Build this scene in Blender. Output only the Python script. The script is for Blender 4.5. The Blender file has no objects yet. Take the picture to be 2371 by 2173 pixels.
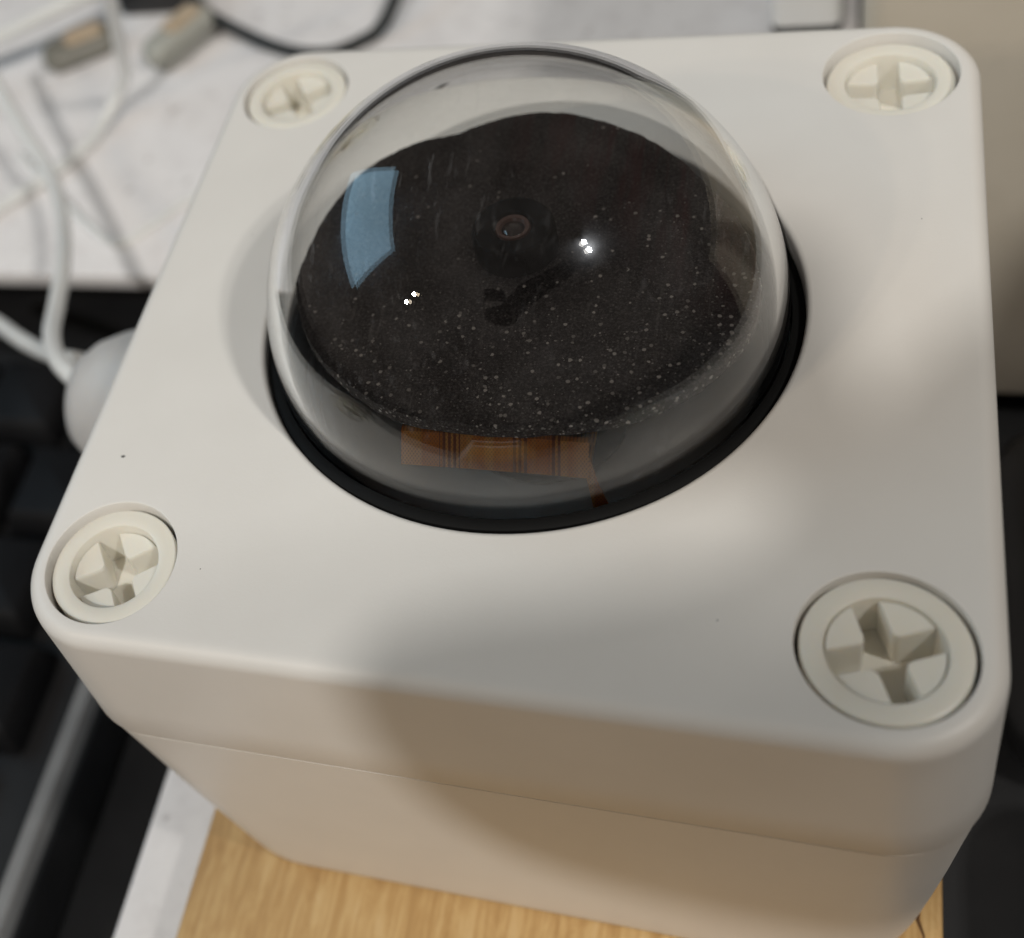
import bpy, bmesh, math, random
from mathutils import Vector, Matrix

random.seed(7)
S = 0.001                       # everything below is written in millimetres
scene = bpy.context.scene
COL = scene.collection

# ------------------------------------------------------------------ camera
cam_data = bpy.data.cameras.new("camera")
cam = bpy.data.objects.new("camera", cam_data)
COL.objects.link(cam)
scene.camera = cam
cam.location = (29.859 * S, -89.847 * S, 160.056 * S)
cam.rotation_euler = (math.radians(43.0411), math.radians(15.6227), math.radians(16.3194))
cam_data.sensor_width = 36.0
cam_data.lens = 49.2365
cam_data.shift_x = 0.23475
cam_data.shift_y = -0.15698
cam_data.clip_start = 0.002
cam_data.clip_end = 20.0
cam_data.dof.use_dof = True
cam_data.dof.focus_distance = 0.126
cam_data.dof.aperture_fstop = 21.0

# ------------------------------------------------------------------ world, lamps, exposure
world = bpy.data.worlds.new("World")
scene.world = world
world.use_nodes = True
wn = world.node_tree.nodes
wl = world.node_tree.links
bg = wn["Background"]
wtc = wn.new("ShaderNodeTexCoord")
wno = wn.new("ShaderNodeTexNoise")
wno.inputs["Scale"].default_value = 2.2
wno.inputs["Detail"].default_value = 3.0
wra = wn.new("ShaderNodeValToRGB")
wra.color_ramp.elements[0].position = 0.35
wra.color_ramp.elements[0].color = (0.10, 0.085, 0.075, 1)
wra.color_ramp.elements[1].position = 0.68
wra.color_ramp.elements[1].color = (0.34, 0.30, 0.27, 1)
wl.new(wtc.outputs["Generated"], wno.inputs["Vector"])
wl.new(wno.outputs["Fac"], wra.inputs["Fac"])
wl.new(wra.outputs["Color"], bg.inputs["Color"])
bg.inputs["Strength"].default_value = 0.45

scene.view_settings.view_transform = 'Standard'
scene.view_settings.look = 'None'
scene.view_settings.exposure = 0.06
scene.view_settings.gamma = 1.0


def area(name, loc, target, power, color, shape, sx, sy=None):
    d = bpy.data.lights.new(name, 'AREA')
    d.shape = shape
    d.size = sx * S
    if sy:
        d.size_y = sy * S
    d.energy = power
    d.color = color
    o = bpy.data.objects.new(name, d)
    COL.objects.link(o)
    o.location = Vector(loc) * S
    v = Vector(target) - Vector(loc)
    o.rotation_euler = v.to_track_quat('-Z', 'Y').to_euler()
    return o


def along(p, d, t):
    return tuple(p[i] + d[i] * t for i in range(3))


# main ceiling lamp above and in front of the box, two round bulbs up to the right, bluish window far left
LA = Vector((0.0, -0.62, 0.78)).normalized()
area("ceiling_lamp", tuple(Vector((0, 0, 56)) + LA * 1350), (0, 0, 50), 7.6, (1.0, 0.97, 0.92), 'DISK', 40)
area("ceiling_bulb", along((10.0, -11.1, 77.1), (0.579, -0.157, 0.800), 1150), (0, 0, 50), 2.2, (1.0, 0.965, 0.90), 'DISK', 48)
area("ceiling_bulb", along((10.4, -11.5, 76.6), (0.615, -0.193, 0.764), 1150), (0, 0, 50), 2.2, (1.0, 0.965, 0.90), 'DISK', 48)
area("small_lamp", along((-3.5, -16.1, 75.8), (-0.54, -0.537, 0.648), 700), (0, 0, 60), 0.30, (1.0, 0.80, 0.58), 'DISK', 22)
area("small_lamp", along((-4.2, -16.5, 75.3), (-0.589, -0.554, 0.588), 700), (0, 0, 60), 0.30, (1.0, 0.86, 0.68), 'DISK', 22)
win = area("window_light", (-600, 75, 490), (0, 75, 490), 1.15, (0.46, 0.77, 1.0), 'RECTANGLE', 520, 360)
win.rotation_euler = (math.radians(90), 0, math.radians(-90))
for o in list(COL.objects):
    if o.type == 'LIGHT':
        o.data.cycles.is_caustics_light = True

# ------------------------------------------------------------------ node helpers
def mat(name, color, rough=0.5, spec=0.5, metallic=0.0):
    m = bpy.data.materials.new(name)
    m.use_nodes = True
    b = m.node_tree.nodes["Principled BSDF"]
    b.inputs["Base Color"].default_value = (*color, 1)
    b.inputs["Roughness"].default_value = rough
    b.inputs["Metallic"].default_value = metallic
    b.inputs["Specular IOR Level"].default_value = spec
    return m


def nodes_of(m):
    nt = m.node_tree
    return nt, nt.nodes, nt.links, nt.nodes["Principled BSDF"]


def coords(nt, scale=(1, 1, 1)):
    tc = nt.nodes.new("ShaderNodeTexCoord")
    mp = nt.nodes.new("ShaderNodeMapping")
    mp.inputs["Scale"].default_value = tuple(v / S for v in scale)
    nt.links.new(tc.outputs["Object"], mp.inputs["Vector"])
    return mp.outputs["Vector"]


def noise(nt, vec, scale, detail=4.0, rough=0.55, dist=0.0):
    n = nt.nodes.new("ShaderNodeTexNoise")
    n.inputs["Scale"].default_value = scale
    n.inputs["Detail"].default_value = detail
    n.inputs["Roughness"].default_value = rough
    n.inputs["Distortion"].default_value = dist
    nt.links.new(vec, n.inputs["Vector"])
    return n


def ramp(nt, fac, stops):
    r = nt.nodes.new("ShaderNodeValToRGB")
    e = r.color_ramp.elements
    while len(e) < len(stops):
        e.new(0.5)
    for i, (p, c) in enumerate(stops):
        e[i].position = p
        e[i].color = (*c, 1)
    nt.links.new(fac, r.inputs["Fac"])
    return r.outputs["Color"]


def bump(nt, b, height, strength, dist):
    n = nt.nodes.new("ShaderNodeBump")
    n.inputs["Strength"].default_value = strength
    n.inputs["Distance"].default_value = dist * S
    nt.links.new(height, n.inputs["Height"])
    nt.links.new(n.outputs["Normal"], b.inputs["Normal"])


def math_node(nt, op, a, b=None):
    n = nt.nodes.new("ShaderNodeMath")
    n.operation = op
    for i, v in enumerate((a, b)):
        if v is None:
            continue
        if isinstance(v, (int, float)):
            n.inputs[i].default_value = v
        else:
            nt.links.new(v, n.inputs[i])
    return n.outputs[0]


def plastic(name, c0, c1, rough, bump_s=0.06, sss=0.0):
    m = mat(name, c0, rough, 0.45)
    nt, N, L, b = nodes_of(m)
    v = coords(nt)
    n = noise(nt, v, 0.09, 4.0)
    L.new(ramp(nt, n.outputs["Fac"], [(0.3, c0), (0.7, c1)]), b.inputs["Base Color"])
    f = noise(nt, v, 3.2, 4.0, 0.7)
    bump(nt, b, f.outputs["Fac"], bump_s, 0.08)
    if sss:
        b.inputs["Subsurface Weight"].default_value = sss
        b.inputs["Subsurface Radius"].default_value = (1.6 * S, 1.2 * S, 0.8 * S)
        b.inputs["Subsurface Scale"].default_value = 1.0
    return m


M = {}
M['abs'] = plastic("abs_plastic", (0.735, 0.715, 0.68), (0.765, 0.745, 0.71), 0.42, 0.22)
M['nylon'] = plastic("cream_nylon", (0.76, 0.73, 0.645), (0.80, 0.77, 0.69), 0.33, 0.12, 0.25)
M['gland'] = plastic("gland_nylon", (0.52, 0.51, 0.50), (0.58, 0.57, 0.56), 0.4, 0.05, 0.2)
M['black'] = plastic("black_plastic", (0.012, 0.012, 0.013), (0.02, 0.02, 0.021), 0.38, 0.1)
M['matte_black'] = plastic("matte_black", (0.003, 0.003, 0.003), (0.005, 0.005, 0.005), 0.75, 0.1)
M['matte_black'].node_tree.nodes["Principled BSDF"].inputs["Specular IOR Level"].default_value = 0.2
M['gasket'] = plastic("black_rubber", (0.003, 0.003, 0.003), (0.006, 0.006, 0.006), 0.65, 0.1)
M['gasket'].node_tree.nodes["Principled BSDF"].inputs["Specular IOR Level"].default_value = 0.15
M['key'] = plastic("key_plastic", (0.004, 0.004, 0.005), (0.008, 0.008, 0.009), 0.6, 0.2)
M['key'].node_tree.nodes["Principled BSDF"].inputs["Specular IOR Level"].default_value = 0.2
M['cable_white'] = plastic("white_cable_sheath", (0.74, 0.75, 0.74), (0.80, 0.80, 0.78), 0.4, 0.03)
M['cable_black'] = plastic("black_cable_sheath", (0.010, 0.012, 0.012), (0.016, 0.018, 0.018), 0.45, 0.03)
M['beige'] = plastic("beige_paint", (0.63, 0.57, 0.47), (0.67, 0.61, 0.51), 0.55, 0.1)
M['white_paint'] = plastic("white_plastic", (0.80, 0.80, 0.79), (0.84, 0.84, 0.83), 0.35, 0.03)
M['grey_trim'] = plastic("grey_trim", (0.17, 0.17, 0.17), (0.25, 0.25, 0.25), 0.5, 0.4)
M['connector'] = plastic("tan_connector", (0.42, 0.32, 0.22), (0.55, 0.45, 0.33), 0.5, 0.1)
M['connector_dark'] = plastic("olive_connector", (0.17, 0.165, 0.14), (0.24, 0.23, 0.20), 0.5, 0.1)
M['speck'] = mat("dark_speck", (0.01, 0.01, 0.01), 0.7)
M['desk'] = plastic("black_desk_mat", (0.008, 0.008, 0.009), (0.014, 0.014, 0.015), 0.55, 0.4)
M['skin'] = plastic("skin", (0.45, 0.26, 0.18), (0.52, 0.31, 0.22), 0.5, 0.2)


def melamine():
    m = mat("speckled_melamine", (0.75, 0.72, 0.72), 0.35)
    nt, N, L, b = nodes_of(m)
    v = coords(nt)
    n = noise(nt, v, 0.16, 5.0, 0.6)
    base = ramp(nt, n.outputs["Fac"], [(0.30, (0.74, 0.715, 0.715)), (0.5, (0.82, 0.80, 0.80)), (0.75, (0.85, 0.83, 0.83))])
    n2 = noise(nt, v, 0.34, 3.0, 0.5)
    mask = ramp(nt, n2.outputs["Fac"], [(0.63, (0, 0, 0)), (0.70, (1, 1, 1))])
    mx = N.new("ShaderNodeMix")
    mx.data_type = 'RGBA'
    L.new(math_node(nt, 'MULTIPLY', mask, 0.45), mx.inputs[0])
    L.new(base, mx.inputs[6])
    mx.inputs[7].default_value = (0.35, 0.31, 0.30, 1)
    L.new(mx.outputs[2], b.inputs["Base Color"])
    return m


def plywood():
    m = mat("plywood", (0.5, 0.35, 0.16), 0.5)
    nt, N, L, b = nodes_of(m)
    v = coords(nt, (1.0, 0.26, 1.0))
    n = noise(nt, v, 0.36, 6.0, 0.68, 1.0)
    v2 = coords(nt, (1.0, 0.035, 1.0))
    n2 = noise(nt, v2, 1.7, 4.0, 0.6, 0.2)
    mixv = math_node(nt, 'ADD', math_node(nt, 'MULTIPLY', n.outputs["Fac"], 0.6), math_node(nt, 'MULTIPLY', n2.outputs["Fac"], 0.4))
    c = ramp(nt, mixv, [(0.33, (0.36, 0.205, 0.075)), (0.47, (0.47, 0.29, 0.115)), (0.56, (0.55, 0.365, 0.16)), (0.70, (0.62, 0.45, 0.235))])
    L.new(c, b.inputs["Base Color"])
    bump(nt, b, mixv, 0.35, 0.25)
    return m


def glitter():
    m = mat("black_glitter_foam", (0.012, 0.011, 0.011), 0.55, 0.4)
    nt, N, L, b = nodes_of(m)
    v = coords(nt)
    fine = noise(nt, v, 4.2, 4.0, 0.75)
    base = ramp(nt, fine.outputs["Fac"], [(0.38, (0.012, 0.012, 0.012)), (0.52, (0.072, 0.069, 0.072)), (0.68, (0.24, 0.225, 0.235))])

    def flecks(scale, radius, keep):
        vo = N.new("ShaderNodeTexVoronoi")
        vo.inputs["Scale"].default_value = scale
        wob = noise(nt, v, scale * 1.6, 2.0)
        addv = N.new("ShaderNodeVectorMath")
        addv.operation = 'MULTIPLY_ADD'
        L.new(wob.outputs["Color"], addv.inputs[0])
        addv.inputs[1].default_value = (0.35 / scale,) * 3
        L.new(v, addv.inputs[2])
        L.new(addv.outputs[0], vo.inputs["Vector"])
        near = math_node(nt, 'LESS_THAN', vo.outputs["Distance"], radius)
        sep = N.new("ShaderNodeSeparateColor")
        L.new(vo.outputs["Color"], sep.inputs["Color"])
        patch = noise(nt, v, 0.22, 3.0)
        thr = math_node(nt, 'ADD', keep, math_node(nt, 'MULTIPLY', math_node(nt, 'SUBTRACT', patch.outputs["Fac"], 0.5), 1.1))
        sel = math_node(nt, 'LESS_THAN', sep.outputs["Red"], thr)
        return math_node(nt, 'MULTIPLY', near, sel), sep

    tco = N.new("ShaderNodeTexCoord")
    sxyz = N.new("ShaderNodeSeparateXYZ")
    L.new(tco.outputs["Object"], sxyz.inputs["Vector"])
    side = math_node(nt, 'SUBTRACT', math_node(nt, 'MULTIPLY', sxyz.outputs["X"], 0.45 / S), math_node(nt, 'MULTIPLY', sxyz.outputs["Y"], 1.0 / S))
    wear = N.new("ShaderNodeMapRange")
    wear.inputs[1].default_value = -6.0
    wear.inputs[2].default_value = 24.0
    wear.inputs[3].default_value = 0.02
    wear.inputs[4].default_value = 0.72
    L.new(side, wear.inputs[0])
    f1, s1 = flecks(1.30, 0.24, wear.outputs[0])
    f2, s2 = flecks(2.5, 0.27, wear.outputs[0])
    f3, s3 = flecks(4.2, 0.34, 0.24)
    f = math_node(nt, 'MAXIMUM', math_node(nt, 'MULTIPLY', f1, math_node(nt, 'ADD', 0.35, s1.outputs["Green"])),
                  math_node(nt, 'MAXIMUM', math_node(nt, 'MULTIPLY', f2, math_node(nt, 'MULTIPLY', s2.outputs["Blue"], 0.9)),
                            math_node(nt, 'MULTIPLY', f3, math_node(nt, 'MULTIPLY', s3.outputs["Blue"], 0.22))))
    # scuffs: short pale scratches in two directions and faint reddish smears
    def scuff(rot, sc, lo, hi):
        mp = N.new("ShaderNodeMapping")
        mp.inputs["Rotation"].default_value = (0, 0, math.radians(rot))
        mp.inputs["Scale"].default_value = (1.0, 0.09, 1.0)
        L.new(v, mp.inputs["Vector"])
        return ramp(nt, noise(nt, mp.outputs["Vector"], sc, 3.0, 0.6, 0.2).outputs["Fac"], [(lo, (0, 0, 0)), (hi, (1, 1, 1))])
    patch2 = ramp(nt, noise(nt, v, 0.10, 2.0).outputs["Fac"], [(0.46, (0, 0, 0)), (0.62, (1, 1, 1))])
    sc = math_node(nt, 'MULTIPLY', math_node(nt, 'MAXIMUM', scuff(62, 1.7, 0.60, 0.72), scuff(-50, 1.4, 0.62, 0.74)), patch2)
    f = math_node(nt, 'MAXIMUM', f, math_node(nt, 'MULTIPLY', sc, 0.16))
    red = N.new("ShaderNodeMix")
    red.data_type = 'RGBA'
    corner = N.new("ShaderNodeMapRange")
    corner.inputs[1].default_value = 10.0
    corner.inputs[2].default_value = 24.0
    L.new(math_node(nt, 'MULTIPLY', math_node(nt, 'ADD', sxyz.outputs["X"], sxyz.outputs["Y"]), 1 / S), corner.inputs[0])
    L.new(math_node(nt, 'MULTIPLY', math_node(nt, 'MULTIPLY', scuff(-35, 0.5, 0.46, 0.62), corner.outputs[0]), 0.75), red.inputs[0])
    L.new(base, red.inputs[6])
    red.inputs[7].default_value = (0.13, 0.03, 0.035, 1)
    base = red.outputs[2]
    mx = N.new("ShaderNodeMix")
    mx.data_type = 'RGBA'
    L.new(f, mx.inputs[0])
    L.new(base, mx.inputs[6])
    mx.inputs[7].default_value = (0.95, 0.93, 0.90, 1)
    L.new(mx.outputs[2], b.inputs["Base Color"])
    bump(nt, b, fine.outputs["Fac"], 0.6, 0.3)
    return m


def flex_mat():
    m = mat("polyimide_flex", (0.45, 0.17, 0.03), 0.35)
    nt, N, L, b = nodes_of(m)
    tc = N.new("ShaderNodeTexCoord")
    sx = N.new("ShaderNodeSeparateXYZ")
    L.new(tc.outputs["Object"], sx.inputs["Vector"])
    x = math_node(nt, 'MULTIPLY', sx.outputs["X"], 1 / S)
    wv = math_node(nt, 'SINE', math_node(nt, 'MULTIPLY', x, 13.0))
    tr = math_node(nt, 'GREATER_THAN', wv, -0.1)
    v = coords(nt, (1.0, 0.02, 0.02))
    sel = None
    for lo, hi in ((-3.7, -1.8), (2.7, 4.3), (6.0, 7.0)):
        one = math_node(nt, 'MULTIPLY', math_node(nt, 'GREATER_THAN', x, lo), math_node(nt, 'LESS_THAN', x, hi))
        sel = one if sel is None else math_node(nt, 'ADD', sel, one)
    z = math_node(nt, 'MULTIPLY', sx.outputs["Z"], 1 / S)
    weave = math_node(nt, 'MULTIPLY', math_node(nt, 'SINE', math_node(nt, 'MULTIPLY', x, 20.0)), math_node(nt, 'SINE', math_node(nt, 'MULTIPLY', z, 20.0)))
    fac = math_node(nt, 'MAXIMUM', math_node(nt, 'MULTIPLY', tr, sel), math_node(nt, 'MULTIPLY', math_node(nt, 'GREATER_THAN', weave, 0.2), 0.45))
    mx = N.new("ShaderNodeMix")
    mx.data_type = 'RGBA'
    L.new(fac, mx.inputs[0])
    n = noise(nt, v, 0.9, 1.0)
    L.new(ramp(nt, n.outputs["Fac"], [(0.42, (0.86, 0.33, 0.035)), (0.58, (0.97, 0.52, 0.12))]), mx.inputs[6])
    mx.inputs[7].default_value = (0.36, 0.11, 0.03, 1)
    L.new(mx.outputs[2], b.inputs["Base Color"])
    return m


def dome_glass():
    m = bpy.data.materials.new("clear_acrylic")
    m.use_nodes = True
    nt = m.node_tree
    N, L = nt.nodes, nt.links
    N.clear()
    out = N.new("ShaderNodeOutputMaterial")
    v = coords(nt)
    scr = noise(nt, coords(nt, (0.5, 0.06, 0.35)), 2.3, 3.0, 0.6, 0.3)
    sm = noise(nt, v, 0.13, 4.0, 0.6)
    fres = N.new("ShaderNodeFresnel")
    fres.inputs["IOR"].default_value = 1.49
    refl = N.new("ShaderNodeBsdfGlossy")
    refl.inputs["Roughness"].default_value = 0.0
    refl.inputs["Color"].default_value = (1, 1, 1, 1)
    refr = N.new("ShaderNodeBsdfRefraction")
    refr.inputs["Color"].default_value = (0.985, 0.985, 0.98, 1)
    refr.inputs["IOR"].default_value = 1.49
    refr.inputs["Roughness"].default_value = 0.0
    clear = N.new("ShaderNodeMixShader")
    L.new(fres.outputs[0], clear.inputs[0])
    L.new(refr.outputs[0], clear.inputs[1])
    L.new(refl.outputs[0], clear.inputs[2])
    haze = N.new("ShaderNodeBsdfGlossy")
    haze.inputs["Roughness"].default_value = 0.16
    haze.inputs["Color"].default_value = (0.85, 0.9, 1.0, 1)
    hz = N.new("ShaderNodeMixShader")
    s1 = ramp(nt, scr.outputs["Fac"], [(0.60, (0, 0, 0)), (0.72, (1, 1, 1))])
    amt = math_node(nt, 'ADD', math_node(nt, 'MULTIPLY', s1, 0.022),
                    math_node(nt, 'MULTIPLY', ramp(nt, sm.outputs["Fac"], [(0.46, (0, 0, 0)), (0.68, (1, 1, 1))]), 0.016))
    L.new(amt, hz.inputs[0])
    L.new(clear.outputs[0], hz.inputs[1])
    L.new(haze.outputs[0], hz.inputs[2])
    scratch = N.new("ShaderNodeBsdfDiffuse")
    scratch.inputs["Color"].default_value = (0.8, 0.8, 0.82, 1)
    zone = ramp(nt, noise(nt, v, 0.085, 2.0).outputs["Fac"], [(0.46, (0, 0, 0)), (0.60, (1, 1, 1))])
    fibre = ramp(nt, noise(nt, coords(nt, (0.9, 0.16, 0.4)), 2.0, 3.0, 0.6, 2.2).outputs["Fac"], [(0.61, (0, 0, 0)), (0.70, (1, 1, 1))])
    both = math_node(nt, 'MULTIPLY', math_node(nt, 'MAXIMUM', s1, fibre), zone)
    sx = N.new("ShaderNodeMixShader")
    L.new(math_node(nt, 'MULTIPLY', both, 0.055), sx.inputs[0])
    L.new(hz.outputs[0], sx.inputs[1])
    L.new(scratch.outputs[0], sx.inputs[2])
    L.new(sx.outputs[0], out.inputs["Surface"])
    return m


M['melamine'] = melamine()
M['plywood'] = plywood()
M['glitter'] = glitter()
M['flex'] = flex_mat()
M['dome'] = dome_glass()
lg = mat("lens_glass", (0.03, 0.012, 0.008), 0.03, 0.8)
lg.node_tree.nodes["Principled BSDF"].inputs["Coat Weight"].default_value = 1.0
M['lens'] = lg
M['lens_ring'] = mat("brown_lens_ring", (0.24, 0.13, 0.10), 0.3)

# ------------------------------------------------------------------ mesh helpers
def link_mesh(name, bm, material, parent=None, smooth=35):
    bmesh.ops.recalc_face_normals(bm, faces=bm.faces[:])
    for vt in bm.verts:
        vt.co *= S
    me = bpy.data.meshes.new(name)
    bm.to_mesh(me)
    bm.free()
    me.materials.append(material)
    if smooth:
        me.polygons.foreach_set("use_smooth", [True] * len(me.polygons))
        me.set_sharp_from_angle(angle=math.radians(smooth))
    o = bpy.data.objects.new(name, me)
    COL.objects.link(o)
    if parent:
        o.parent = parent
    return o


def tag(o, label=None, cat=None, group=None, kind=None):
    if label:
        o["label"] = label
    if cat:
        o["category"] = cat
    if group:
        o["group"] = group
    if kind:
        o["kind"] = kind
    return o


def thing(name, label, cat, loc=(0, 0, 0), group=None):
    o = bpy.data.objects.new(name, None)
    COL.objects.link(o)
    o.location = Vector(loc) * S
    o.empty_display_size = 0.01
    return tag(o, label, cat, group)


def copy_tree(o, parent=None):
    c = o.copy()
    COL.objects.link(c)
    if parent:
        c.parent = parent
    for ch in list(o.children):
        copy_tree(ch, c)
    return c


def loop_verts(bm, pts):
    return [bm.verts.new(p) for p in pts]


def bridge(bm, a, b):
    n = len(a)
    for i in range(n):
        bm.faces.new((a[i], a[(i + 1) % n], b[(i + 1) % n], b[i]))


def rrect(hx, hy, r, z, n=14):
    r = max(r, 0.05)
    pts = []
    for cx, cy, a0 in ((1, 1, 0), (-1, 1, 90), (-1, -1, 180), (1, -1, 270)):
        for k in range(n + 1):
            a = math.radians(a0 + 90 * k / n)
            pts.append((cx * (hx - r) + r * math.cos(a), cy * (hy - r) + r * math.sin(a), z))
    return pts


def circle(r, z, n=72, cx=0.0, cy=0.0, ph=0.0):
    return [(cx + r * math.cos(2 * math.pi * k / n + ph), cy + r * math.sin(2 * math.pi * k / n + ph), z) for k in range(n)]


def fillet(inset0, z0, r, steps, top=True):
    """profile points (inset, z) of a quarter round that ends at z0"""
    out = []
    for k in range(steps + 1):
        a = math.pi / 2 * k / steps
        if top:
            out.append((inset0 + r * (1 - math.cos(a)), z0 - r + r * math.sin(a)))
        else:
            out.append((inset0 + r * (1 - math.sin(a)), z0 + r - r * math.cos(a)))
    return out


def stack(bm, hx, hy, r, profile, n=14):
    loops = []
    for ins, z in profile:
        loops.append(loop_verts(bm, rrect(hx - ins, hy - ins, r - ins, z, n)))
    for a, b in zip(loops, loops[1:]):
        bridge(bm, a, b)
    return loops


def rounded_box(name, hx, hy, z0, z1, r, f, material, parent=None, center=(0, 0), n=6):
    bm = bmesh.new()
    prof = fillet(0, z0, f, 3, False) + [(p[0], p[1]) for p in fillet(0, z1, f, 4, True)]
    loops = stack(bm, hx, hy, r, prof, n)
    bm.faces.new(loops[0])
    bm.faces.new(loops[-1])
    for v in bm.verts:
        v.co.x += center[0]
        v.co.y += center[1]
    return link_mesh(name, bm, material, parent, 40)


def lathe(bm, profile, n=96, cx=0.0, cy=0.0):
    """revolve (r, z) points; r == 0 gives a pole; returns nothing"""
    prev = None
    for r, z in profile:
        if r < 1e-6:
            cur = [bm.verts.new((cx, cy, z))]
        else:
            cur = loop_verts(bm, circle(r, z, n, cx, cy))
        if prev is not None:
            if len(prev) == 1 and len(cur) > 1:
                for i in range(n):
                    bm.faces.new((prev[0], cur[i], cur[(i + 1) % n]))
            elif len(cur) == 1 and len(prev) > 1:
                for i in range(n):
                    bm.faces.new((cur[0], prev[(i + 1) % n], prev[i]))
            else:
                bridge(bm, prev, cur)
        prev = cur


def smooth_path(pts, k=8):
    P = [Vector(p) for p in pts]
    P = [2 * P[0] - P[1]] + P + [2 * P[-1] - P[-2]]
    out = []
    for i in range(1, len(P) - 2):
        p0, p1, p2, p3 = P[i - 1], P[i], P[i + 1], P[i + 2]
        for j in range(k):
            t = j / k
            out.append(0.5 * ((2 * p1) + (-p0 + p2) * t + (2 * p0 - 5 * p1 + 4 * p2 - p3) * t * t + (-p0 + 3 * p1 - 3 * p2 + p3) * t ** 3))
    out.append(P[-2])
    return out


def tube(bm, pts, r, n=14, k=8):
    path = smooth_path(pts, k)
    up = Vector((0, 0, 1))
    rings = []
    for i, p in enumerate(path):
        t = (path[min(i + 1, len(path) - 1)] - path[max(i - 1, 0)]).normalized()
        s = t.cross(up)
        if s.length < 1e-4:
            s = Vector((1, 0, 0))
        s.normalize()
        u = s.cross(t).normalized()
        rings.append([bm.verts.new(p + r * (math.cos(2 * math.pi * a / n) * s + math.sin(2 * math.pi * a / n) * u)) for a in range(n)])
    for a, b in zip(rings, rings[1:]):
        bridge(bm, a, b)
    bm.faces.new(rings[0])
    bm.faces.new(rings[-1])


# ------------------------------------------------------------------ the setting
DESK = -36.0
bm = bmesh.new()
bmesh.ops.create_grid(bm, x_segments=4, y_segments=4, size=900)
for v in bm.verts:
    v.co.z = DESK
tag(link_mesh("desk", bm, M['desk'], None, 0), "black desk surface under everything", kind='structure')

# white board under the plywood
o = rounded_box("melamine_board", 45.5, 190, DESK + 0.05, -9.0, 1.0, 0.5, M['melamine'], None, (-7.2, -110))
tag(o, "white speckled melamine board showing as a strip left of the plywood", "board")
# plywood
bm = bmesh.new()
loops = stack(bm, 40.6, 150, 0.6, fillet(0, -8.95, 0.4, 2, False) + fillet(0, 0.0, 0.45, 3, True), 3)
bm.faces.new(loops[0])
bm.faces.new(loops[-1])
for v in bm.verts:
    v.co.y -= 100
ply = thing("plywood_board", "light tan plywood plank standing under the white camera box", "plank")
link_mesh("plank", bm, M['plywood'], ply, 40)
bm = bmesh.new()
pts = [(37.2, -27.5), (37.9, -29.0), (37.5, -30.4), (38.4, -31.6), (38.2, -33.0), (38.8, -34.6), (38.5, -36.5)]
prev = None
for i, (x, y) in enumerate(pts):
    w = (0.03, 0.12, 0.2, 0.14, 0.22, 0.12, 0.03)[i]
    cur = [bm.verts.new((x - w, y, 0.03)), bm.verts.new((x + w, y, 0.03))]
    if prev:
        bm.faces.new((prev[0], prev[1], cur[1], cur[0]))
    prev = cur
link_mesh("crack", bm, mat("dark_crack", (0.10, 0.045, 0.012), 0.8), ply, 0)

# white shelf behind, top left
sh = thing("white_shelf", "white scuffed shelf board behind the box with cables lying on it", "shelf", (-140, 160, DESK))
bm = bmesh.new()
loops = stack(bm, 170, 100, 0.8, fillet(0, -11.6, 0.4, 2, False) + fillet(0, -8.0, 0.5, 3, True), 3)
bm.faces.new(loops[0])
bm.faces.new(loops[-1])
for v in bm.verts:
    v.co.z -= DESK
o = link_mesh("shelf_panel", bm, M['melamine'], sh, 40)
for sx in (-120, 120):
    rounded_box("support", 8, 60, 0.02, 24.35, 1, 0.4, M['matte_black'], sh, (sx, 30), 3)

# beige case at right
bc = thing("beige_case", "beige metal case standing behind the box at the right edge", "case", (130, 108, DESK))
rounded_box("case_body", 99.5, 49, 6, 112, 3, 1.2, M['beige'], bc, (0, 0), 5)
for sx in (-85, 85):
    for sy in (-38, 38):
        bm = bmesh.new()
        lathe(bm, [(0, 0.02), (7, 0.02), (8, 1), (8, 6.2), (0, 6.2)], 20, sx, sy)
        link_mesh("foot", bm, M['matte_black'], bc)

# ------------------------------------------------------------------ the camera box
box = thing("dome_camera_box", "square white plastic box with a clear dome over a black camera", "camera")
H = 56.44
SEAM = 37.9

# base
bm = bmesh.new()
prof = fillet(2.5, 0.0, 0.8, 4, False) + [(2.3, 3.0), (1.8, 10.0), (1.15, 20.0), (0.6, 30.0), (0.14, SEAM - 0.15), (0.5, SEAM - 0.10), (1.4, SEAM)]
loops = []
for ins, z in prof:
    t = min(1, z / SEAM)
    loops.append(loop_verts(bm, rrect(42 - ins, 42 - ins, 13.0 - 4.2 * t - ins * 0.3, z, 16)))
for a, b in zip(loops, loops[1:]):
    bridge(bm, a, b)
bm.faces.new(loops[0])
bm.faces.new(loops[-1])
link_mesh("base", bm, M['abs'], box, 30)

# lid: outer skirt, rounded rim, flat top with one large and four small round holes
SCREWS = [(-33.2, 33.2), (33.2, 33.2), (-33.2, -33.2), (33.2, -33.2)]
RH, RS = 26.3, 6.55
bm = bmesh.new()
RIM = 1.55
prof = [(1.2, SEAM), (0.35, SEAM), (0.12, SEAM + 0.1), (0.0, SEAM + 0.4), (0.10, 43), (0.28, H - RIM - 0.3)] + fillet(0.30, H, RIM, 7, True)
loops = stack(bm, 42.0, 42.0, 8.8, prof, 18)
outer_edges = [e for e in bm.edges if e.verts[0] in set(loops[-1]) and e.verts[1] in set(loops[-1])]
fill = list(outer_edges)


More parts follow.
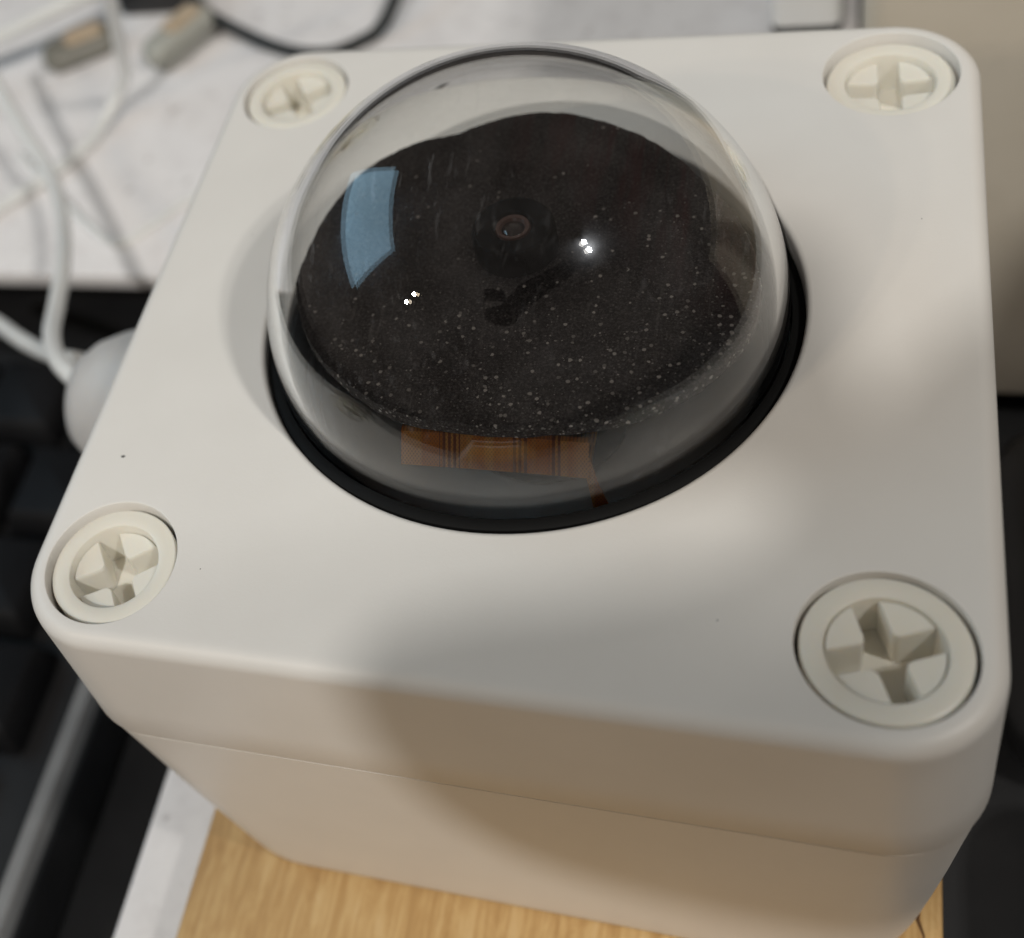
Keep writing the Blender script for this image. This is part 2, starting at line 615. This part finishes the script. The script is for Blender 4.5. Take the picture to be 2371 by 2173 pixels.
def hole(cx, cy, r, f, depth, n):
    rings = [loop_verts(bm, circle(r + f + 0.04, H, n, cx, cy))]
    for k in range(5):
        a = math.pi / 2 * k / 4
        rings.append(loop_verts(bm, circle(r + f - f * math.sin(a), H - f + f * math.cos(a), n, cx, cy)))
    rings.append(loop_verts(bm, circle(r, H - depth, n, cx, cy)))
    for a, b in zip(rings, rings[1:]):
        bridge(bm, a, b)
    s = set(rings[0])
    return [e for e in bm.edges if e.verts[0] in s and e.verts[1] in s], rings[-1]


e, low_main = hole(0, 0, RH, 0.55, 3.2, 144)
fill += e
for cx, cy in SCREWS:
    e, low = hole(cx, cy, RS, 0.10, 9.0, 64)
    fill += e
    bm.faces.new(low)
bmesh.ops.triangle_fill(bm, use_beauty=True, use_dissolve=False, edges=fill, normal=(0, 0, 1))
# underside ring
inner = loop_verts(bm, circle(31.5, H - 3.2, 144))
bridge(bm, low_main, inner)
lid = link_mesh("lid", bm, M['abs'], box, 50)
lid.cycles.is_caustics_receiver = True

# screws
def screw(cx, cy, rot, top, post):
    bm = bmesh.new()
    R, r, d = 6.20, 4.35, 4.8
    prof = [(R, -8.5), (R, -0.3), (R - 0.08, -0.1), (R - 0.28, 0), (r + 0.28, 0), (r + 0.1, -0.08), (r, -0.35), (r - 0.1, -d), (0, -d)]
    lathe(bm, prof, 64)
    g = 1.0
    jit = [random.uniform(-0.25, 0.1) for _ in range(4)]
    for q in range(4):
        pts = []
        a0 = math.asin(g / (r - 0.05))
        for k in range(9):
            a = a0 + (math.pi / 2 - 2 * a0) * k / 8
            pts.append(((r - 0.06) * math.cos(a), (r - 0.06) * math.sin(a)))
        c = 0.65
        for k in range(5):
            a = math.radians(180 + 90 * k / 4)
            pts.append((g + c + c * math.cos(a), g + c + c * math.sin(a)))
        rotm = Matrix.Rotation(math.pi / 2 * q, 2)
        low = [rotm @ Vector(p) for p in pts]
        cen = rotm @ Vector((2.4, 2.4))
        rings = []
        for scl, z in ((1.0, -d - 0.1), (1.0, -post - 0.45 + jit[q]), (0.985, -post - 0.15 + jit[q]), (0.93, -post + jit[q])):
            ring = []
            for p in low:
                pp = cen + (p - cen) * scl
                tilt = (pp.length - 3.0) * 0.10 if z > -2.5 else 0
                ring.append(bm.verts.new((pp.x, pp.y, z + tilt)))
            rings.append(ring)
        for a, b in zip(rings, rings[1:]):
            bridge(bm, a, b)
        bm.faces.new(rings[-1])
    o = link_mesh("screw", bm, M['nylon'], box, 40)
    o.location = Vector((cx, cy, top)) * S
    o.rotation_euler = (0, 0, math.radians(rot))
    return o


for (cx, cy), rot, dz, post in zip(SCREWS, (32, 3, 33, 21), (-0.45, -1.15, -0.75, -0.30), (0.8, 0.9, 1.0, 0.35)):
    screw(cx, cy, rot, H + dz, post)

# black inside: liner cup and gasket ring under the lid
bm = bmesh.new()
lathe(bm, [(31.4, H - 3.25), (31.4, 20), (0, 20)], 96)
link_mesh("inner_liner", bm, M['gasket'], box)
bm = bmesh.new()
lathe(bm, [(25.03, 54.6), (25.10, 55.2), (25.7, 55.2), (26.18, 54.9), (26.24, 54.4), (26.24, 53.1), (31.0, 53.1), (31.0, 50), (25.06, 50), (25.06, 54.6)], 120)
for v in bm.verts:
    if v.co.z > 54:
        v.co.z -= v.co.y * 0.055
link_mesh("gasket", bm, M['gasket'], box)

# dome
Ro, Ri, ZC = 25.0, 23.8, 57.0
prof = []
for k in range(49):
    a = math.pi / 2 * (1 - k / 48)
    prof.append((Ro * math.cos(a) if k else 0.0, ZC + Ro * math.sin(a)))
for k in range(1, 7):
    a = math.radians(-2.5 * k)
    prof.append((Ro * math.cos(a), ZC + Ro * math.sin(a)))
prof += [(prof[-1][0], 47.0), (prof[-1][0] - 0.3, 46.6), (Ri - 0.3, 46.6)]
for k in range(6, -48, -1):
    a = math.radians(-2.5 * k) if k > 0 else math.pi / 2 * (-k) / 47
    prof.append((Ri * math.cos(a) if k > -47 else 0.0, ZC + Ri * math.sin(a)))
bm = bmesh.new()
lathe(bm, prof, 160)
dome = link_mesh("dome", bm, M['dome'], box, 60)
dome.cycles.is_caustics_caster = True

# black glittery camera plate, hand-cut outline
PZ = 62.0
outline = [(-21.6, -3.0), (-21.7, 1.2), (-21.0, 7.0), (-19.1, 12.5), (-16.3, 15.8), (-12.9, 17.9), (-9.7, 18.7), (-7.2, 20.1), (-4.2, 21.4), (0.1, 22.0),
           (4.4, 21.0), (9.4, 18.5), (13.7, 14.9), (17.4, 10.2), (20.0, 5.9), (21.4, 2.0), (21.9, -2.9), (21.1, -7.6), (18.6, -12.2), (15.2, -15.7),
           (11.3, -17.9), (6.4, -19.2), (0.7, -19.8), (-6.4, -19.1), (-10.7, -17.1), (-15.7, -13.2), (-18.9, -8.9)]
path = smooth_path(outline + [outline[0]], 6)[:-1]
bm = bmesh.new()
rr = random.Random(3)
jag = [1 + rr.uniform(-0.004, 0.004) for _ in path]
rings = []
for scl, z in ((0.99, PZ - 1.6), (1.0, PZ - 1.5), (1.0, PZ - 0.12), (0.995, PZ)):
    rings.append([bm.verts.new((p.x * scl * j * 1.015, p.y * scl * j * (1.03 if p.y > 0 else 0.955), z)) for p, j in zip(path, jag)])
for a, b in zip(rings, rings[1:]):
    bridge(bm, a, b)
bm.faces.new(rings[0])
bm.faces.new(rings[-1])
plate = link_mesh("camera_plate", bm, M['glitter'], box, 40)
plate.cycles.is_caustics_receiver = True
bm = bmesh.new()
lathe(bm, [(9, 19.9), (9, PZ - 1.65), (0, PZ - 1.65)], 40)
link_mesh("plate_post", bm, M['gasket'], box)

# camera lens
LX, LY = 0.0, 2.4
bm = bmesh.new()
lathe(bm, [(4.0, PZ - 0.05), (4.0, PZ + 2.6), (3.85, PZ + 3.0), (3.6, PZ + 3.15), (2.0, PZ + 3.0), (1.75, PZ + 2.7), (1.6, PZ + 1.2), (0, PZ + 1.2)], 64, LX, LY)
lens = link_mesh("lens_barrel", bm, M['matte_black'], box, 35)
bm = bmesh.new()
lathe(bm, [(1.72, PZ + 2.55), (1.6, PZ + 2.9), (1.25, PZ + 2.85), (1.1, PZ + 2.5), (1.72, PZ + 2.5)], 48, LX, LY)
link_mesh("lens_ring", bm, M['lens_ring'], lens, 40)
bm = bmesh.new()
lathe(bm, [(1.15, PZ + 2.3), (1.0, PZ + 2.55), (0.6, PZ + 2.72), (0, PZ + 2.78)], 40, LX, LY)
link_mesh("lens_glass", bm, M['lens'], lens, 60)

# orange flex cable over the front edge of the plate
bm = bmesh.new()
prof = [(-15.0, 60.3), (-18.2, 60.3), (-18.6, 60.2), (-20.6, 57.9), (-20.4, 57.6), (-12, 57.0)]
prev = None
for y, z in prof:
    cur = [bm.verts.new((x, y, z)) for x in (-7.2, -4, 0, 4, 9.4)]
    if prev:
        for i in range(4):
            bm.faces.new((prev[i], prev[i + 1], cur[i + 1], cur[i]))
    prev = cur
tail = None
for x, y, z, w in ((9.0, -19.2, 58.6, 0.35), (9.6, -20.4, 56.5, 0.45), (10.4, -21.6, 54.0, 0.8), (11.0, -21.8, 51.0, 0.9), (11.2, -21.0, 44.0, 0.9)):
    cur = [bm.verts.new((x - w, y, z)), bm.verts.new((x + w, y + 0.2, z))]
    if tail:
        bm.faces.new((tail[0], tail[1], cur[1], cur[0]))
    tail = cur
geom = bmesh.ops.solidify(bm, geom=bm.faces[:], thickness=0.12)
flex = link_mesh("flex_cable", bm, M['flex'], box, 15)
flex.cycles.is_caustics_receiver = True

# a few tiny specks of dirt on the lid
for k, (px, py, r, rot) in enumerate([(-36.3, -21.5, 0.16, 10), (-12.0, 36.5, 0.07, 60), (21.0, -32.5, 0.06, 30), (36.0, 12.0, 0.05, 80), 
                                      (-24.0, -33.0, 0.05, 45), (-31.5, 9.0, 0.045, 70)]):
    bm = bmesh.new()
    bmesh.ops.create_icosphere(bm, subdivisions=1, radius=r)
    for v in bm.verts:
        v.co = Vector((v.co.x * 1.7, v.co.y, v.co.z * 0.4))
    o = link_mesh("dirt_speck", bm, M['speck'], box)
    o.location = Vector((px, py, H)) * S
    o.rotation_euler = (0, 0, math.radians(rot))

# cable gland on the left wall
bm = bmesh.new()
prof = [(0.0, 41.0), (9.6, 41.0), (9.6, 44.0), (11.6, 44.2), (11.8, 45), (11.8, 48.6), (11.2, 49.6), (10.6, 52), (9.6, 56.5), (8.2, 60.2), (6.4, 62.6), (4.2, 63.6), (3.0, 63.4), (2.6, 61), (0, 60)]
lathe(bm, prof, 56)
Rg = Matrix.Rotation(math.radians(-90), 3, 'Y')
for v in bm.verts:
    v.co = Rg @ v.co
    v.co += Vector((0, 5.5, 28))
link_mesh("cable_gland", bm, M['gland'], box, 40)

# ------------------------------------------------------------------ cables and small things on the shelf
def cable(name, label, pts, r, material, group=None, cat="cable"):
    bm = bmesh.new()
    tube(bm, pts, r)
    return tag(link_mesh(name, bm, material, None, 60), label, cat, group)


cable("white_cable", "white cable curving along the left edge down into the pale cable gland",
      [(-134.2, 102.7, 10), (-126.3, 93.8, 8), (-116.7, 83.2, 6), (-107.2, 72.9, 5), (-97.6, 58.9, 8), (-88.1, 42.7, 14), (-82.5, 30.6, 18), (-77.7, 21.3, 22), (-71.2, 13.2, 26), (-62.5, 6.5, 28.5)], 1.35, M['cable_white'], "white cables")
cable("white_cable", "short white cable crossing the black keyboard from the left edge to the gland",
      [(-127, 56, -12), (-115.8, 47.7, -5), (-106.0, 40.8, 0), (-94.4, 32.4, 6), (-81.8, 24.3, 13), (-73.6, 19.7, 18), (-62, 12, 24)], 1.3, M['cable_white'], "white cables")
cable("white_cable", "white cable arching down from the top edge onto the shelf between the connectors",
      [(-92, 94, 34), (-97.7, 98.6, 20), (-102.6, 103.2, 8), (-104.8, 104.4, 2), (-109.2, 103.8, -4), (-112.0, 95.5, -6.4), (-116.6, 86.7, -6.6), (-123.4, 78.1, -6.6), (-135, 66, -6.6)], 1.3, M['cable_white'], "white cables")
cable("white_cable", "white cable lying across the top left corner of the shelf",
      [(-160, 108, 2), (-142.8, 114.8, 4), (-136.7, 118.2, 4), (-130.2, 123.6, 4), (-123.6, 128.7, 4), (-112, 140.4, 2)], 1.7, M['cable_white'], "white cables")
cable("white_cable", "thin white cord lying flat on the shelf beside the box",
      [(-66, 92, -7.2), (-84.4, 79.7, -7.3), (-90.3, 72.4, -7.3), (-96.1, 67.4, -7.3), (-106.0, 73.6, -7.3), (-113.3, 79.7, -7.3), (-128, 92, -7.3)], 0.75, M['cable_white'], "white cables")
cable("black_cable", "black cable looping on the white shelf behind the dome",
      [(-113, 142, 0), (-103.6, 136.6, -2), (-97.9, 131.7, -4), (-88.7, 126.8, -6), (-79.8, 122.4, -6.8), (-72.5, 120.0, -6.8), (-67.1, 120.0, -6.8), (-62.2, 122.8, -6.8), (-57.4, 126.1, -5), (-54, 136, 0)], 1.35, M['cable_black'])


def connector(name, label, loc, rz, hx, hy, hz, body, core):
    t = thing(name, label, "connector", loc)
    t.rotation_euler = (0, 0, math.radians(rz))
    rounded_box("plug_body", hx, hy, 0.02, hz * 0.85, 3.6, 2.6, body, t)
    rounded_box("plug_face", hx * 0.52, hy * 0.6, hz * 0.85 - 0.4, hz * 0.85 + 0.9, 2.0, 0.7, core, t, (hx * 0.2, 0))
    return t


connector("cable_connector", "dark olive plug with a tan face between two white cables", (-126, 124, -8), 32, 8.5, 4.6, 6.0, M['connector_dark'], M['connector'])
connector("cable_connector", "pale plug with a tan face beside the black cable loop", (-102, 125, -8), 62, 9, 4.2, 7.5, plastic("grey_green_plastic", (0.36, 0.36, 0.32), (0.44, 0.44, 0.40), 0.5), M['connector'])
rounded_box_o = rounded_box("black_plug", 9, 6, -7.95, 3, 2, 1, M['black'], None, (-113, 143))
tag(rounded_box_o, "black plug at the top edge between two white cables", "plug")

ad = thing("white_adapter", "small glossy white adapter block at the top edge by the beige case", "adapter", (21.6, 128.0, -8))
rounded_box("adapter_body", 6.0, 8.0, 1.6, 16, 2.0, 1.4, M['white_paint'], ad)
rounded_box("adapter_shadow", 5.8, 7.7, 0.02, 1.58, 2.0, 0.4, M['matte_black'], ad)  # black slab standing in for the dark shadow under the adapter

# keyboard at far left
kb = thing("black_keyboard", "black keyboard lying left of the box under the white cables", "keyboard", (-170, 0, DESK))
rounded_box("keyboard_case", 96, 54, 0.03, 13, 4, 1.5, M['black'], kb)
bm = bmesh.new()
loops = stack(bm, 1.35, 50, 0.5, [(0, 12.0), (0, 15.6), (0.3, 16.0)], 3)
bm.faces.new(loops[0]); bm.faces.new(loops[-1])
for v in bm.verts:
    v.co.x += 94.2
link_mesh("edge_trim", bm, M['grey_trim'], kb, 40)
kbm = None
for row in range(5):
    for c in range(6):
        x = 80 - 18.6 * c - (0, 4, 8, 2, 6)[row]
        y = 40 - 18.6 * row
        if kbm is None:
            bm = bmesh.new()
            loops = stack(bm, 8.6, 8.6, 1.5, [(0, 0), (0.4, 2), (1.6, 5.0), (2.4, 5.5)], 4)
            bm.faces.new(loops[-1])
            ko = link_mesh("key", bm, M['key'], kb, 40)
            kbm = ko.data
        else:
            ko = bpy.data.objects.new("key", kbm)
            COL.objects.link(ko)
            ko.parent = kb
        ko.location = (x * S, y * S, 12.9 * S)

# black device at right edge
bd = thing("black_device", "black plastic device low behind the right side of the box", "device", (108, 6, DESK))
rounded_box("device_body", 58, 26, 0.05, 14, 8, 5, M['black'], bd, (0, 18))
rounded_box("device_lid", 54, 14, 0.06, 18, 8, 6, M['black'], bd, (0, -26))

# added unseen slab behind the lens, outlined to throw the near-corner shadow
ph = thing("shadow_blocker", "added unseen black slab behind the camera that shades the near edge of the box", "light blocker")
out = [(-70.1, -18.8), (-68.2, -14.1), (-61.2, -11.8), (-49.0, -9.9), (-41.4, -7.3), (-38.6, -4.3), (-40.5, -2.5), (-54.6, -2.2), (-67.8, -1.9), (-69.6, 1.9), (-69.9, 9.4), (-69.6, 15.0), (-67.8, 16.9), (-55.5, 17.4), (-42.4, 16.9), (-39.1, 14.1), (-36.7, 5.6), (-33.9, 0.4), (-30.9, 4.2), (-26.4, 8.0), (-21.7, 11.3), (-12.3, 22.5), (51.9, 54.5), (68.5, 56.4), (82.4, 58.3), (95.4, 60.1), (100.0, 57.3), (96.3, 51.8), (84.3, 49.0), (71.3, 47.1), (60.2, 35.1), (-8.5, -16.9), (-21.7, -35.7), (-31.1, -38.9), (-42.4, -39.3), (-51.8, -38.2), (-60.8, -35.4), (-66.5, -30.6), (-69.3, -24.5)]
pth = smooth_path([(x, y, 0) for x, y in out + [out[0]]], 4)[:-1]
bm = bmesh.new()
rings = [[bm.verts.new((p.x, p.y, z)) for p in pth] for z in (71, 79)]
bridge(bm, rings[0], rings[1])
bm.faces.new(rings[0])
bm.faces.new(rings[1])
body = link_mesh("blocker_body", bm, M['matte_black'], ph, 40)
ph.location = cam.location
ph.rotation_euler = cam.rotation_euler
